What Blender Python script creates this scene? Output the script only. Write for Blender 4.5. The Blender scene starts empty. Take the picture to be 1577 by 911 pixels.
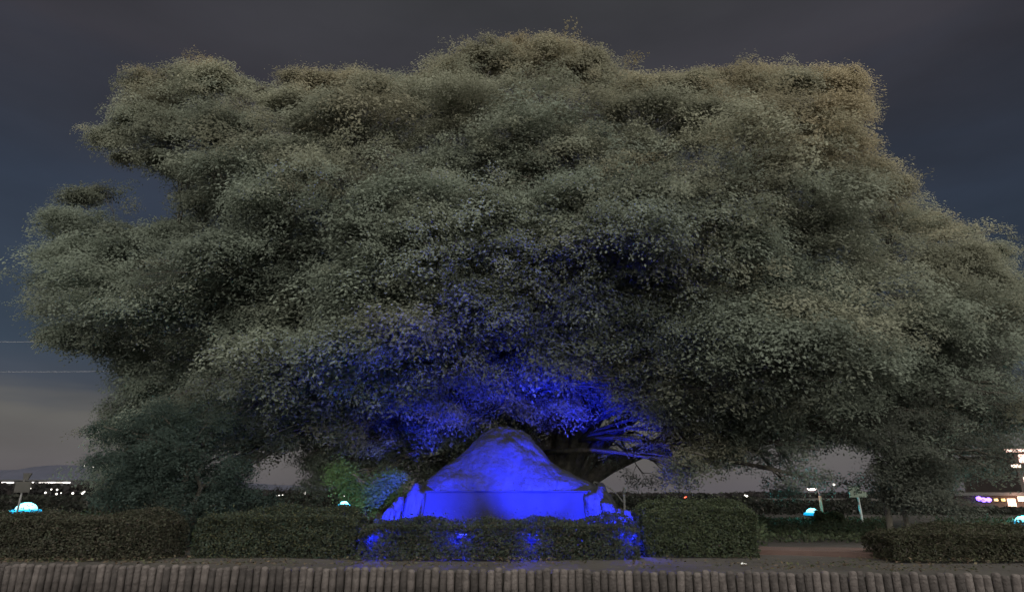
import bpy, math
import numpy as np
from mathutils import Vector, noise

rng = np.random.default_rng(7)
S = bpy.context.scene
R = math.radians

# ------------------------------------------------------------------ camera
FPX, CX, CY = 980.0, 788.5, 455.5
PITCH = math.atan((762 - CY) / FPX)
CAMZ = 1.6
cd = bpy.data.cameras.new('camera'); cam = bpy.data.objects.new('camera', cd)
S.collection.objects.link(cam); S.camera = cam
cam.location = (0, 0, CAMZ); cam.rotation_euler = (R(90) + PITCH, 0, 0)
cd.sensor_width = 36; cd.lens = FPX / 1577 * 36; cd.clip_end = 20000; cd.clip_start = 0.1

# ------------------------------------------------------------------ world: night sky, thin cloud lit by the town
W = bpy.data.worlds.new('World'); S.world = W; W.use_nodes = True
nt = W.node_tree; nt.nodes.clear()
def N(t, **k):
    n = nt.nodes.new(t)
    for a, b in k.items(): setattr(n, a, b)
    return n
L = lambda a, b: nt.links.new(a, b)
out = N('ShaderNodeOutputWorld'); bg = N('ShaderNodeBackground'); L(bg.outputs[0], out.inputs[0])
tc = N('ShaderNodeTexCoord'); sep = N('ShaderNodeSeparateXYZ'); L(tc.outputs['Generated'], sep.inputs[0])
mp = N('ShaderNodeMapping'); mp.inputs['Scale'].default_value = (1.1, 1.1, 9.0); L(tc.outputs['Generated'], mp.inputs[0])
n1 = N('ShaderNodeTexNoise'); n1.inputs['Scale'].default_value = 1.3; n1.inputs['Detail'].default_value = 5; n1.inputs['Roughness'].default_value = .5
L(mp.outputs[0], n1.inputs[0])
ma = N('ShaderNodeMath', operation='MULTIPLY_ADD'); L(n1.outputs[0], ma.inputs[0]); ma.inputs[1].default_value = .16
L(sep.outputs[2], ma.inputs[2])
sb = N('ShaderNodeMath', operation='SUBTRACT'); L(ma.outputs[0], sb.inputs[0]); sb.inputs[1].default_value = .08
rp = N('ShaderNodeValToRGB'); L(sb.outputs[0], rp.inputs[0])
stops = [(0.0, (.112, .104, .116)), (.08, (.122, .118, .119)), (.108, (.120, .117, .114)), (.138, (.054, .066, .092)), (.20, (.038, .056, .086)),
         (.38, (.030, .040, .064)), (.46, (.031, .035, .050)), (.55, (.039, .037, .046)), (.68, (.037, .037, .041)), (1.0, (.040, .038, .042))]
el = rp.color_ramp.elements
el[0].position, el[0].color = stops[0][0], (*stops[0][1], 1)
el[1].position, el[1].color = stops[-1][0], (*stops[-1][1], 1)
for p, c in stops[1:-1]:
    e = el.new(p); e.color = (*c, 1)
mp2 = N('ShaderNodeMapping'); mp2.inputs['Scale'].default_value = (1.0, 1.0, 3.0); L(tc.outputs['Generated'], mp2.inputs[0])
n2 = N('ShaderNodeTexNoise'); n2.inputs['Scale'].default_value = 2.2; n2.inputs['Detail'].default_value = 6; L(mp2.outputs[0], n2.inputs[0])
mr = N('ShaderNodeMapRange'); L(n2.outputs[0], mr.inputs[0]); mr.inputs[1].default_value = .3; mr.inputs[2].default_value = .7
mr.inputs[3].default_value = .74; mr.inputs[4].default_value = 1.26
vm = N('ShaderNodeVectorMath', operation='SCALE'); L(rp.outputs[0], vm.inputs[0]); L(mr.outputs[0], vm.inputs['Scale'])
SUN_EL, SUN_AZ = R(27), R(168)            # soft warm light from behind the camera and to the right (azimuth clockwise from +Y)
sky = N('ShaderNodeTexSky', sky_type='NISHITA'); sky.sun_disc = False; sky.sun_elevation = R(2); sky.sun_rotation = SUN_AZ
sm = N('ShaderNodeVectorMath', operation='SCALE'); L(sky.outputs[0], sm.inputs[0]); sm.inputs['Scale'].default_value = .004
ad = N('ShaderNodeVectorMath', operation='ADD'); L(vm.outputs[0], ad.inputs[0]); L(sm.outputs[0], ad.inputs[1])
L(ad.outputs[0], bg.inputs[0]); bg.inputs[1].default_value = .57

sl = bpy.data.lights.new('sun', 'SUN'); so = bpy.data.objects.new('sun', sl); S.collection.objects.link(so)
sl.energy = 4.2; sl.angle = R(130); sl.color = (1.0, .96, .88)
sd = Vector((math.sin(SUN_AZ) * math.cos(SUN_EL), math.cos(SUN_AZ) * math.cos(SUN_EL), math.sin(SUN_EL)))
so.rotation_euler = sd.to_track_quat('Z', 'Y').to_euler(); so.location = sd * 60

S.view_settings.view_transform = 'Standard'; S.view_settings.look = 'None'
S.view_settings.exposure = 0.8; S.view_settings.gamma = 1.0; S.view_settings.use_curve_mapping = False
S.cycles.use_denoising = True; S.cycles.max_bounces = 4; S.cycles.adaptive_threshold = .035; S.cycles.sample_clamp_indirect = 4

# ------------------------------------------------------------------ helpers
cp, sp = math.cos(PITCH), math.sin(PITCH)
def at(px, py, Y):
    dx, dz = (px - CX) / FPX, (CY - py) / FPX
    y, z = cp - dz * sp, sp + dz * cp
    return Vector((dx / y * Y, Y, CAMZ + z / y * Y))
def at_ground(px, Y, z): return Vector((at(px, 780, Y).x, Y, z))
def proj(P):
    y, z = P[:, 1], P[:, 2] - CAMZ
    f = y * cp + z * sp
    return CX + FPX * P[:, 0] / f, CY - FPX * (z * cp - y * sp) / f

GZ = .45                                                # height of the planted terrace behind the stakes
def link(o, parent=None):
    S.collection.objects.link(o)
    if parent: o.parent = parent
    return o
def tag(o, label=None, cat=None, group=None, kind=None):
    if label: o['label'] = label
    if cat: o['category'] = cat
    if group: o['group'] = group
    if kind: o['kind'] = kind
    return o
def empty(name, loc=(0, 0, 0), rz=0):
    o = bpy.data.objects.new(name, None); o.location = loc; o.rotation_euler.z = rz; o.empty_display_size = .2
    return link(o)
class MB:
    def __init__(s): s.v, s.f = [], []
    def add(s, v, f):
        b = len(s.v); s.v += [tuple(p) for p in v]; s.f += [tuple(i + b for i in q) for q in f]; return s
    def box(s, x0, x1, y0, y1, z0, z1):
        return s.add([(x0,y0,z0),(x1,y0,z0),(x1,y1,z0),(x0,y1,z0),(x0,y0,z1),(x1,y0,z1),(x1,y1,z1),(x0,y1,z1)],
                     [(3,2,1,0),(4,5,6,7),(0,1,5,4),(1,2,6,5),(2,3,7,6),(3,0,4,7)])
    def tube(s, pts, rad, n=8):
        pts = [Vector(p) for p in pts]; v, f = [], []
        if not isinstance(rad, (list, tuple)): rad = [rad] * len(pts)
        for i, p in enumerate(pts):
            t = (pts[min(i + 1, len(pts) - 1)] - pts[max(i - 1, 0)]).normalized()
            a = Vector((0, 0, 1)) if abs(t.z) < .9 else Vector((0, 1, 0))
            u = t.cross(a).normalized(); w = t.cross(u)
            for k in range(n):
                q = 2 * math.pi * k / n; v.append(p + (u * math.cos(q) + w * math.sin(q)) * rad[i])
        for i in range(len(pts) - 1):
            for k in range(n):
                a, b = i * n + k, i * n + (k + 1) % n; f.append((a, a + n, b + n, b))
        f.append(tuple(range(n))); f.append(tuple(reversed(range(len(v) - n, len(v)))))
        return s.add(v, f)
    def lathe(s, prof, n=20, c=(0, 0, 0)):
        v, f = [], []
        for r, z in prof:
            for k in range(n):
                q = 2 * math.pi * k / n; v.append((c[0] + r * math.cos(q), c[1] + r * math.sin(q), c[2] + z))
        for i in range(len(prof) - 1):
            for k in range(n):
                a, b = i * n + k, i * n + (k + 1) % n; f.append((a, b, b + n, a + n))
        f.append(tuple(reversed(range(n)))); f.append(tuple(range(len(v) - n, len(v))))
        return s.add(v, f)
    def build(s, name, m, parent=None, smooth=False, bevel=0):
        me = bpy.data.meshes.new(name); me.from_pydata(s.v, [], s.f); me.materials.append(m)
        if smooth: me.shade_smooth()
        o = link(bpy.data.objects.new(name, me), parent)
        if bevel:
            b = o.modifiers.new('bevel', 'BEVEL'); b.width = bevel; b.segments = 2
        return o
def mat(name, col, rough=.85, col2=None, scale=4, bump=0, bscale=20, emit=0, spec=.3, detail=6, rnd=0, metal=0):
    m = bpy.data.materials.new(name); m.use_nodes = True; t = m.node_tree; b = t.nodes['Principled BSDF']
    b.inputs['Roughness'].default_value = rough; b.inputs['Base Color'].default_value = (*col, 1)
    b.inputs['Specular IOR Level'].default_value = spec; b.inputs['Metallic'].default_value = metal
    if emit:
        b.inputs['Emission Color'].default_value = (*col, 1); b.inputs['Emission Strength'].default_value = emit
        return m
    co = t.nodes.new('ShaderNodeTexCoord')
    src = None
    if col2:
        n = t.nodes.new('ShaderNodeTexNoise'); n.inputs['Scale'].default_value = scale; n.inputs['Detail'].default_value = detail
        t.links.new(co.outputs['Object'], n.inputs[0])
        r = t.nodes.new('ShaderNodeValToRGB'); r.color_ramp.elements[0].position = .35; r.color_ramp.elements[1].position = .68
        r.color_ramp.elements[0].color = (*col, 1); r.color_ramp.elements[1].color = (*col2, 1)
        t.links.new(n.outputs[0], r.inputs[0]); src = r.outputs[0]
        if rnd:
            oi = t.nodes.new('ShaderNodeObjectInfo'); mrn = t.nodes.new('ShaderNodeMapRange')
            mrn.inputs[3].default_value = 1 - rnd; mrn.inputs[4].default_value = 1 + rnd
            t.links.new(oi.outputs['Random'], mrn.inputs[0])
            sc = t.nodes.new('ShaderNodeVectorMath'); sc.operation = 'SCALE'
            t.links.new(src, sc.inputs[0]); t.links.new(mrn.outputs[0], sc.inputs['Scale']); src = sc.outputs[0]
        t.links.new(src, b.inputs['Base Color'])
    if bump:
        n = t.nodes.new('ShaderNodeTexNoise'); n.inputs['Scale'].default_value = bscale; n.inputs['Detail'].default_value = 8
        t.links.new(co.outputs['Object'], n.inputs[0])
        bp = t.nodes.new('ShaderNodeBump'); bp.inputs['Strength'].default_value = bump; bp.inputs['Distance'].default_value = .05
        t.links.new(n.outputs[0], bp.inputs['Height']); t.links.new(bp.outputs[0], b.inputs['Normal'])
    return m
def leafmat(name, transl=.3, inst=False):
    m = bpy.data.materials.new(name); m.use_nodes = True; t = m.node_tree; t.nodes.clear()
    o = t.nodes.new('ShaderNodeOutputMaterial'); d = t.nodes.new('ShaderNodeBsdfPrincipled'); tr = t.nodes.new('ShaderNodeBsdfTranslucent')
    d.inputs['Roughness'].default_value = .75; d.inputs['Specular IOR Level'].default_value = .08
    a = t.nodes.new('ShaderNodeAttribute'); a.attribute_name = 'tint'; acol = a.outputs['Color']
    if inst:
        b = t.nodes.new('ShaderNodeAttribute'); b.attribute_name = 'tint'; b.attribute_type = 'INSTANCER'; mu = t.nodes.new('ShaderNodeVectorMath'); mu.operation = 'MULTIPLY'
        t.links.new(acol, mu.inputs[0]); t.links.new(b.outputs['Color'], mu.inputs[1]); acol = mu.outputs[0]
    mx = t.nodes.new('ShaderNodeAddShader'); k = t.nodes.new('ShaderNodeVectorMath'); k.operation = 'SCALE'; k.inputs['Scale'].default_value = transl
    t.links.new(acol, d.inputs['Base Color']); t.links.new(acol, k.inputs[0]); t.links.new(k.outputs[0], tr.inputs[0])
    t.links.new(d.outputs[0], mx.inputs[0]); t.links.new(tr.outputs[0], mx.inputs[1]); t.links.new(mx.outputs[0], o.inputs[0])
    return m
def unit(a): return a / np.maximum(np.linalg.norm(a, axis=1, keepdims=True), 1e-6)
def leaf_obj(name, C, nrm, size, tint, m, parent=None, aspect=.55):
    """one mesh of folded pointed leaves: C centres, nrm facing, size length, tint colour"""
    n = len(C); nrm = unit(nrm); a = unit(np.cross(nrm, rng.normal(size=(n, 3)))); b = np.cross(nrm, a)
    l = size[:, None] * .5; w = l * aspect
    V = np.stack([C - a * l, C + b * w + nrm * w * .25 - a * l * .1, C + a * l, C - b * w + nrm * w * .25 - a * l * .1], 1).reshape(-1, 3).astype(np.float32)
    me = bpy.data.meshes.new(name)
    me.vertices.add(4 * n); me.vertices.foreach_set('co', V.ravel())
    me.loops.add(4 * n); me.loops.foreach_set('vertex_index', np.arange(4 * n, dtype=np.int32))
    me.polygons.add(n); me.polygons.foreach_set('loop_start', np.arange(0, 4 * n, 4, dtype=np.int32))
    me.update(calc_edges=True)
    at_ = me.attributes.new('tint', 'FLOAT_COLOR', 'POINT')
    col = np.ones((n, 4, 4), np.float32); col[:, :, :3] = tint[:, None, :]
    at_.data.foreach_set('color', col.ravel())
    me.materials.append(m)
    return link(bpy.data.objects.new(name, me), parent)

LEAF = leafmat('leaf', .8); HEDGE = leafmat('hedge_leaf', .6)
BARK = mat('bark', (.050, .046, .038), .9, (.115, .105, .085), 6, .8, 9)
TWIG = mat('twig_bark', (.045, .04, .03), .9, (.08, .07, .05), 9)
ROCK = mat('rock', (.017, .018, .022), .9, (.025, .026, .031), 3.2, 1.0, 9, spec=.15)
DRESSED = mat('dressed_stone', (.008, .0085, .010), .7, (.012, .0125, .015), 3, .25, 30, spec=.15)
WOODLOG = mat('weathered_stake', (.033, .028, .026), .9, (.074, .064, .060), 7, .6, 25, rnd=.42)
SOIL = mat('soil', (.028, .025, .022), .95, (.046, .041, .036), .7, .8, 6, detail=9)
PATHM = mat('red_path', (.062, .040, .034), .9, (.088, .055, .046), 1.5, .4, 40)
GREYM = mat('grey_metal', (.12, .12, .12), .5, (.16, .16, .16), 8, metal=.3)
DARKM = mat('dark_metal', (.03, .03, .032), .5, (.045, .045, .045), 8)
WHITEM = mat('white_metal', (.65, .65, .62), .4, (.75, .75, .72), 8)

# ------------------------------------------------------------------ ground
def fence_y(x): return 10.85 - .089 * x
m = MB()
xs = [-4000, -400, -60] + list(np.linspace(-24, 24, 61)) + [60, 400, 4000]
rows = [('r', -60), ('r', -2), ('s', .05), ('t', .06)] + [('a', y) for y in (13, 14, 15, 16, 18, 20, 23, 27, 32, 40, 60, 120, 400, 1500, 9000)]
v = []
for k, y in rows:
    for x in xs:
        fy = fence_y(max(-24, min(24, x)))
        if k == 'r': v.append((x, y, 0))
        elif k == 's': v.append((x, fy + .12, 0))
        elif k == 't': v.append((x, fy + .14, GZ - .03))
        else:
            z = GZ + (.05 * noise.noise(Vector((x * .35, y * .35, 0))) if abs(x) < 30 and y < 50 else 0)
            v.append((x, y, z))
n = len(xs); f = [(j * n + i, j * n + i + 1, (j + 1) * n + i + 1, (j + 1) * n + i) for j in range(len(rows) - 1) for i in range(n - 1)]
tag(m.add(v, f).build('ground', SOIL, smooth=False), kind='structure')
# red-brown path leading in between the hedges on the right
m = MB(); P = []
for i in range(25):
    t = i / 24; x = 4.2 + t * 3.4
    yc = 14.9 - t * 1.0 - .15 * math.sin(t * 3); w = .55 + .12 * math.sin(t * 9) * t
    P += [(x, yc - w, GZ + .085), (x, yc, GZ + .095), (x, yc + w, GZ + .085), ]
f = [(3 * i + j, 3 * i + 3 + j, 3 * i + 4 + j, 3 * i + 1 + j) for i in range(24) for j in (0, 1)]
m.add(P, f); m.v += [(x, y, z - .12) for x, y, z in P]
b = len(P)
for i in range(24): m.f += [(3*i, b+3*i, b+3*i+3, 3*i+3), (3*i+5, b+3*i+5, b+3*i+2, 3*i+2)]
m.f += [(0, 1, b+1, b), (1, 2, b+2, b+1), (72+1, 72, b+72, b+73), (74, 73, b+73, b+74)]
tag(m.build('path', PATHM), kind='structure')

# far hill
m = MB(); v = []; hx = list(np.linspace(-3400, 1200, 90))
hp = [(-400, 735), (-150, 728), (-40, 722), (0, 722), (22, 724), (50, 719), (90, 715.5), (140, 716), (190, 724), (260, 733), (430, 746), (700, 757), (1200, 763)]
for x in hx:
    px = CX + x / 2600 * FPX * 1.03
    row = np.interp(px, [a for a, _ in hp], [b for _, b in hp]); z = max(at(px, row, 2600).z + 2.5 * noise.noise(Vector((x * .01, 0, 0))) + 1.2 * noise.noise(Vector((x * .06, 3, 0))), 1)
    v += [(x, 2300, 0), (x, 2450, z * .55), (x, 2600, z), (x, 2900, z * .6), (x, 3300, 0)]
f = [(5 * i + j, 5 * i + 5 + j, 5 * i + 6 + j, 5 * i + 1 + j) for i in range(89) for j in range(4)]
tag(m.add(v, f).build('hills', mat('hill_haze_tone', (.030, .033, .050), .95, (.038, .040, .060), .01), smooth=True), kind='structure')  # bluish distance haze put into the hill colour

# ------------------------------------------------------------------ stake edging
fence = empty('stake_edging', (0, fence_y(0), 0))
tag(fence, 'low edging of weathered round wooden stakes along the front of the garden', 'edging')
def stake_mesh(k):
    m = MB(); h = .5; r = .0615
    prof = [(r, -.05), (r, h * .5), (r * .99, h - .03), (r * .85, h - .008), (r * .4, h + .003)]
    m.lathe(prof, 10)
    m.v = [(x * (1 + .05 * noise.noise(Vector((x * 20, z * 3, k)))), y * (1 + .05 * noise.noise(Vector((y * 20, z * 3, k + 5)))), z) for x, y, z in m.v]
    me = bpy.data.meshes.new('stake'); me.from_pydata(m.v, [], m.f); me.materials.append(WOODLOG); me.shade_smooth(); return me
sms = [stake_mesh(k) for k in range(5)]
x = -9.6; i = 0
while x < 9.6:
    o = bpy.data.objects.new('stake', sms[i % 5]); link(o, fence)
    o.location = (x, fence_y(x) - fence.location.y, float(rng.uniform(-.035, .012)))
    o.rotation_euler = (float(rng.normal() * .02), float(rng.normal() * .022), float(rng.uniform(0, 6)))
    x += .127 + float(rng.uniform(-.006, .006)); i += 1

# ------------------------------------------------------------------ hedges
def leaf_tints(n, base, var=.25, alt=None, pa=.2):
    c = np.tile(np.array(base), (n, 1))
    if alt is not None:
        k = rng.random(n) < pa; c[k] = alt
    return c * (1 + rng.uniform(-var, var, (n, 1))) * (1 + rng.uniform(-.08, .08, (n, 3)))
def lump(P, sc, seed=0): return np.array([noise.noise(Vector((p[0] * sc, p[1] * sc, p[2] * sc + seed))) for p in P])
def hedge(px0, px1, yf, depth, toprow, label, base, alt, dens=3000, gaps=(), lo=0, slope=0):
    x0, x1 = at(px0, 810, yf).x, at(px1, 810, yf).x; zt = at(px0, toprow, yf).z; h = zt - GZ
    root = empty('hedge', ((x0 + x1) / 2, yf + depth / 2, GZ)); w = x1 - x0
    tag(root, label, 'hedge', 'clipped hedges along the terrace')
    slope = float(slope)
    ar = [w * h, w * depth, w * h * .6, depth * h, depth * h]
    n = [int(a * dens) for a in ar]; P = []; Nn = []
    def face(k, fn, nr):
        u, v = rng.random(k), rng.random(k); d = rng.exponential(.05, k)
        p, inn = fn(u, v); P.append(p + np.outer(d, inn)); Nn.append(np.tile(-np.array(inn, float), (k, 1)))
    H = lambda u: 1.0
    face(n[0], lambda u, v: (np.stack([(u - .5) * w, np.full_like(u, -depth / 2), v * h], 1), np.array([0, 1, 0])), 0)
    face(n[1], lambda u, v: (np.stack([(u - .5) * w, (v - .5) * depth, np.full_like(u, h)], 1), np.array([0, 0, -1])), 0)
    face(n[2], lambda u, v: (np.stack([(u - .5) * w, np.full_like(u, depth / 2), v * h], 1), np.array([0, -1, 0])), 0)
    face(n[3], lambda u, v: (np.stack([np.full_like(u, -w / 2), (u - .5) * depth, v * h], 1), np.array([1, 0, 0])), 0)
    face(n[4], lambda u, v: (np.stack([np.full_like(u, w / 2), (u - .5) * depth, v * h], 1), np.array([-1, 0, 0])), 0)
    P = np.concatenate(P); Nn = np.concatenate(Nn)
    # round the shoulders, lump the faces, ragged top
    q = P / np.array([w / 2, depth / 2, h]); 
    cz = np.clip(P[:, 2] / h, 0, 1)
    ey = np.clip((np.abs(P[:, 1]) / (depth / 2) - .5) / .5, 0, 1) * cz ** 4; P[:, 2] -= ey * .10
    ex = np.clip((np.abs(P[:, 0]) - (w / 2 - .3)) / .3, 0, 1) * cz ** 3; P[:, 2] -= ex * .14
    l1 = lump(P + np.array(root.location), 1.15); l2 = lump(P + np.array(root.location), 5.0, 9)
    P += Nn * (l1 * .17 + l2 * .06)[:, None]
    up = rng.random(len(P)) < .07; P[up, 2] += rng.exponential(.06, up.sum()) * (cz[up] > .9)
    P[:, 2] = np.maximum(P[:, 2], .02) + slope * P[:, 0]
    keep = np.ones(len(P), bool)
    for gx, gz, gr in gaps:
        d = np.hypot(P[:, 0] + root.location.x - gx, (P[:, 2] + GZ - gz) * 1.15)
        keep &= (d > gr * (1 + .8 * lump(P, 9, 4))) | (rng.random(len(P)) < .10)
    P, Nn, l1 = P[keep], Nn[keep], l1[keep]
    n = len(P)
    nr = Nn * .6 + np.array([0, 0, .5]) + rng.normal(size=(n, 3)) * .55
    t = leaf_tints(n, base, .3, alt, .22)
    tag(leaf_obj('foliage', P, nr, rng.uniform(.032, .060, n), t, HEDGE, root), kind='stuff')
    # woody stems
    m = MB()
    for k in range(int(w / .28)):
        x = -w / 2 + .15 + k * .28 + rng.uniform(-.05, .05)
        if any(abs(x + root.location.x - g[0]) < .22 for g in gaps): continue
        for j in range(3):
            dx, dy = rng.uniform(-.22, .22), rng.uniform(-depth * .32, depth * .32)
            m.tube([(x, rng.uniform(-.06, .06), -.05), (x + dx * .4, dy * .5, h * .4), (x + dx, dy, h * .7 + slope * x)], [.022, .016, .006], 5)
    tag(m.build('stems', TWIG, root), kind='stuff')
    # packed inner growth keeps the hedge opaque
    k = int(w * h * 900); I = np.stack([rng.uniform(-w / 2 + .05, w / 2 - .05, k), rng.uniform(-depth * .3, depth * .3, k), rng.uniform(.02, .85, k) * h], 1)
    I[:, 2] += slope * I[:, 0]
    kp = np.ones(k, bool)
    for gx, gz, gr in gaps: kp &= np.hypot(I[:, 0] + root.location.x - gx, I[:, 2] + GZ - gz) > gr * 1.3
    I = I[kp]; k = len(I)
    tag(leaf_obj('inner_foliage', I, rng.normal(size=(k, 3)), rng.uniform(.07, .13, k), leaf_tints(k, base, .3, alt, .22), HEDGE, root), kind='stuff')
    return root
GREEN, BROWN = (.023, .029, .021), (.030, .027, .020)
FLOODS = [at(571, 832, 13.05), at(706, 830, 13.05), at(820, 834, 13.05), at(972, 832, 13.05)]
hedge(-90, 246, 12.6, 1.1, 789, 'olive clipped hedge below the arrow sign post', (.029, .030, .021), BROWN, slope=.0)
hedge(300, 548, 13.0, 1.2, 785, 'dark green clipped hedge between the bushy evergreen and the lit monument', GREEN, (.036, .037, .020))
hedge(553, 985, 12.75, .85, 800, 'low dark hedge in front of the blue lit boulder with blue light leaking through', GREEN, BROWN,
      gaps=[(p.x + dx, p.z + dz, g) for p, q in zip(FLOODS, ((.05, -.06), (.02, .07), (-.07, .05), (.11, -.05))) for dx, dz, g in ((0, 0, .085), (q[0], q[1], .07), (-q[1] * 1.6, q[0], .06))])
hedge(990, 1170, 13.2, 1.3, 772, 'taller green hedge block beside the red brown path', (.030, .037, .021), GREEN, slope=-.01)
hedge(1372, 1690, 12.4, 1.2, 812, 'dark olive hedge behind which two pale trunks stand', (.026, .027, .017), BROWN)

# ------------------------------------------------------------------ monument: boulder on a dressed plinth, flanked by rocks
YM = 16.2
x0, x1 = at(652, 780, YM).x, at(911, 780, YM).x; zp = at(780, 754.5, YM).z
pl = empty('stone_plinth', ((x0 + x1) / 2, YM + .9, GZ))
tag(pl, 'long rectangular dressed stone plinth under the blue lit boulder', 'plinth')
hw = (x1 - x0) / 2; hp_ = zp - GZ
for k in range(1):
    MB().box(-hw, hw, -.88, .9, -.06, hp_ - .05).build('block', DRESSED, pl, bevel=.012)
MB().box(-hw - .004, hw + .004, -.885, .905, hp_ - .05, hp_).build('top_slab', DRESSED, pl, bevel=.015)

def bumpy(p, s, amp, seed=0):
    p = Vector(p) * s + Vector((seed, seed * .7, 0)); 
    f = noise.fractal(p, .9, 2.1, 5) * .5
    vd = noise.voronoi(p * .8)[0]; 
    return amp * (f + (vd[1] - vd[0]) * .5 - .25)
def crack(p):
    q = Vector((p.x * 1.3 + .5 * noise.noise(p * 1.5), p.y * 1.3, p.z * 1.0 + .4 * noise.noise(p * 1.1 + Vector((5, 0, 0))))); d = noise.voronoi(q)[0]
    return max(0, 1 - (d[1] - d[0]) / .07)
sil = [(640, 757), (646, 747), (655, 741), (668, 731), (690, 713), (712, 699), (728, 681), (742, 668), (758, 657.5), (770, 654), (783, 656), (803, 661), (816, 669), (824, 681), (838, 696), (848, 709), (862, 718), (880, 727), (896, 736), (908, 742), (914, 750), (920, 757)]
YB = YM + .9
pts = [at(a, b, YB) for a, b in sil]
NU, NV = 150, 60
bx = np.array([p.x for p in pts]); bz = np.array([p.z for p in pts])
m = MB(); v = []
for i in range(NU + 1):
    x = bx[0] + (bx[-1] - bx[0]) * i / NU; h = np.interp(x, bx, bz) - zp + .03
    d = .95 * min(1, (h / .55)) ** .6
    for j in range(NV + 1):
        ph = math.pi * j / NV; c, s = math.cos(ph), math.sin(ph)
        yy = -d * math.copysign(abs(c) ** 1.35, c); zz = h * s ** 1.25
        yy = yy * (1 - .12 * zz) + .12 * zz
        p = Vector((x, YB + yy, zp + zz))
        k = bumpy(p, 1.1, .17, 3) + bumpy(p, 3.5, .08, 8) + bumpy(p, 9, .035, 15) - .03 * crack(p)
        e = math.sin(math.pi * i / NU) ** .3
        fr = min(1, .25 + abs(c))
        p = Vector((x, YB + yy - k * fr * e * (1 if c > 0 else -1 if c < -.3 else c / .3), zp - .01 + zz + k * s * .28 * (0 if zz < .05 else 1)))
        v.append(p)
f = [(i * (NV + 1) + j, (i + 1) * (NV + 1) + j, (i + 1) * (NV + 1) + j + 1, i * (NV + 1) + j + 1) for i in range(NU) for j in range(NV)]
f += [tuple(range(NV + 1)), tuple(reversed(range(NU * (NV + 1), (NU + 1) * (NV + 1))))]
bo = m.add(v, f).build('monument_boulder', ROCK, smooth=True)
bo.data.set_sharp_from_angle(angle=R(38)) if hasattr(bo.data, 'set_sharp_from_angle') else None
tag(bo, 'huge peaked natural boulder on the plinth, flooded with blue light', 'boulder')

import bmesh
def rock(px, row, Y, wpx, hpx, depth, seed, label, lean=0):
    """boulder whose outline spans wpx x hpx about (px,row); stands on the terrace"""
    c = at(px, row, Y); k = (at(px + 1, row, Y).x - at(px, row, Y).x); rx, rz = wpx * k / 2, hpx * k / 2
    bm = bmesh.new(); bmesh.ops.create_icosphere(bm, subdivisions=4, radius=1)
    for v in bm.verts:
        p = v.co.copy(); q = 1 + bumpy(p, 1.3, .45, seed) + bumpy(p, 4, .10, seed + 4)
        p = Vector((math.copysign(abs(p.x) ** .8, p.x) * rx, math.copysign(abs(p.y) ** .8, p.y) * depth, math.copysign(abs(p.z) ** .75, p.z) * rz)) * q
        p.x += lean * p.z
        p.z = max(p.z, GZ - .1 - c.z)
        v.co = p
    me = bpy.data.meshes.new('flanking_rock'); bm.to_mesh(me); bm.free(); me.materials.append(ROCK); me.shade_smooth()
    o = link(bpy.data.objects.new('flanking_rock', me)); o.location = c
    tag(o, label, 'rock', 'rocks flanking the plinth'); return o
rock(636, 787, 16.35, 34, 84, .42, 1, 'tall upright rock beside the left end of the plinth', .12)
rock(611, 795, 16.2, 24, 66, .35, 12, 'narrow rock leaning against the tall upright rock left of the plinth', .2)
rock(597, 806, 15.9, 26, 52, .35, 23, 'middle rock of the stepped pile left of the plinth', .15)
rock(584, 816, 15.7, 22, 38, .3, 31, 'lowest rock at the outer end of the pile left of the plinth')
rock(918, 790, 16.35, 36, 80, .42, 44, 'broad rock beside the right end of the plinth', -.12)
rock(930, 790, 17.2, 44, 88, .5, 52, 'dark shaded rock behind the pile right of the plinth', -.25)
rock(943, 800, 16.1, 28, 62, .36, 61, 'sloping rock in the middle of the pile right of the plinth', -.35)
rock(964, 805, 15.8, 32, 46, .34, 77, 'lowest rock at the outer end of the pile right of the plinth', -.3)

# blue floodlights half buried in the back of the low hedge
BLUE = (.012, .022, 1.0)
BLENS = mat('blue_lens', (.05, .08, 1.0), emit=6)
def flood(i, p, aim, watts):
    r = empty('floodlight', (p.x, p.y + .78, GZ))
    tag(r, ('blue floodlight behind the low hedge before the left rock pile', 'blue floodlight behind the low hedge before the left half of the plinth', 'blue floodlight behind the low hedge before the right half of the plinth', 'blue floodlight behind the low hedge before the right rock pile')[i], 'floodlight', 'blue floodlights behind the low hedge')
    hz = .34
    MB().tube([(0, 0, -.05), (0, 0, hz - .09)], .016, 8).build('ground_spike', DARKM, r)
    MB().box(-.13, -.118, -.02, .02, hz - .1, hz + .03).box(.118, .13, -.02, .02, hz - .1, hz + .03).box(-.13, .13, -.02, .02, hz - .112, hz - .1).build('bracket', DARKM, r)
    d = (Vector(aim) - Vector((r.location.x, r.location.y, GZ + hz))).normalized(); q = d.to_track_quat('Z', 'Y').to_euler()
    h = MB().box(-.115, .115, -.085, .085, -.06, .02).build('housing', DARKM, r, bevel=.012); h.location = (0, 0, hz); h.rotation_euler = q
    ln = MB().box(-.10, .10, -.07, .07, .018, .026).build('lens', BLENS, h)
    l = bpy.data.lights.new('flood_beam', 'SPOT'); l.energy = watts; l.color = BLUE; l.spot_size = R((64, 130, 58, 66)[i]); l.spot_blend = 1.0; l.shadow_soft_size = .06
    lo = link(bpy.data.objects.new('flood_beam', l), h); lo.location = (0, 0, .05); lo.rotation_euler = (math.pi, 0, 0)
    l = bpy.data.lights.new('added_hedge_glow', 'POINT'); l.energy = 60; l.color = BLUE; l.shadow_soft_size = .04  # extra point light added inside the hedge for blue patches between leaves
    lo = link(bpy.data.objects.new('added_hedge_glow', l), r); lo.location = (0, -.42, hz + .04)
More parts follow.
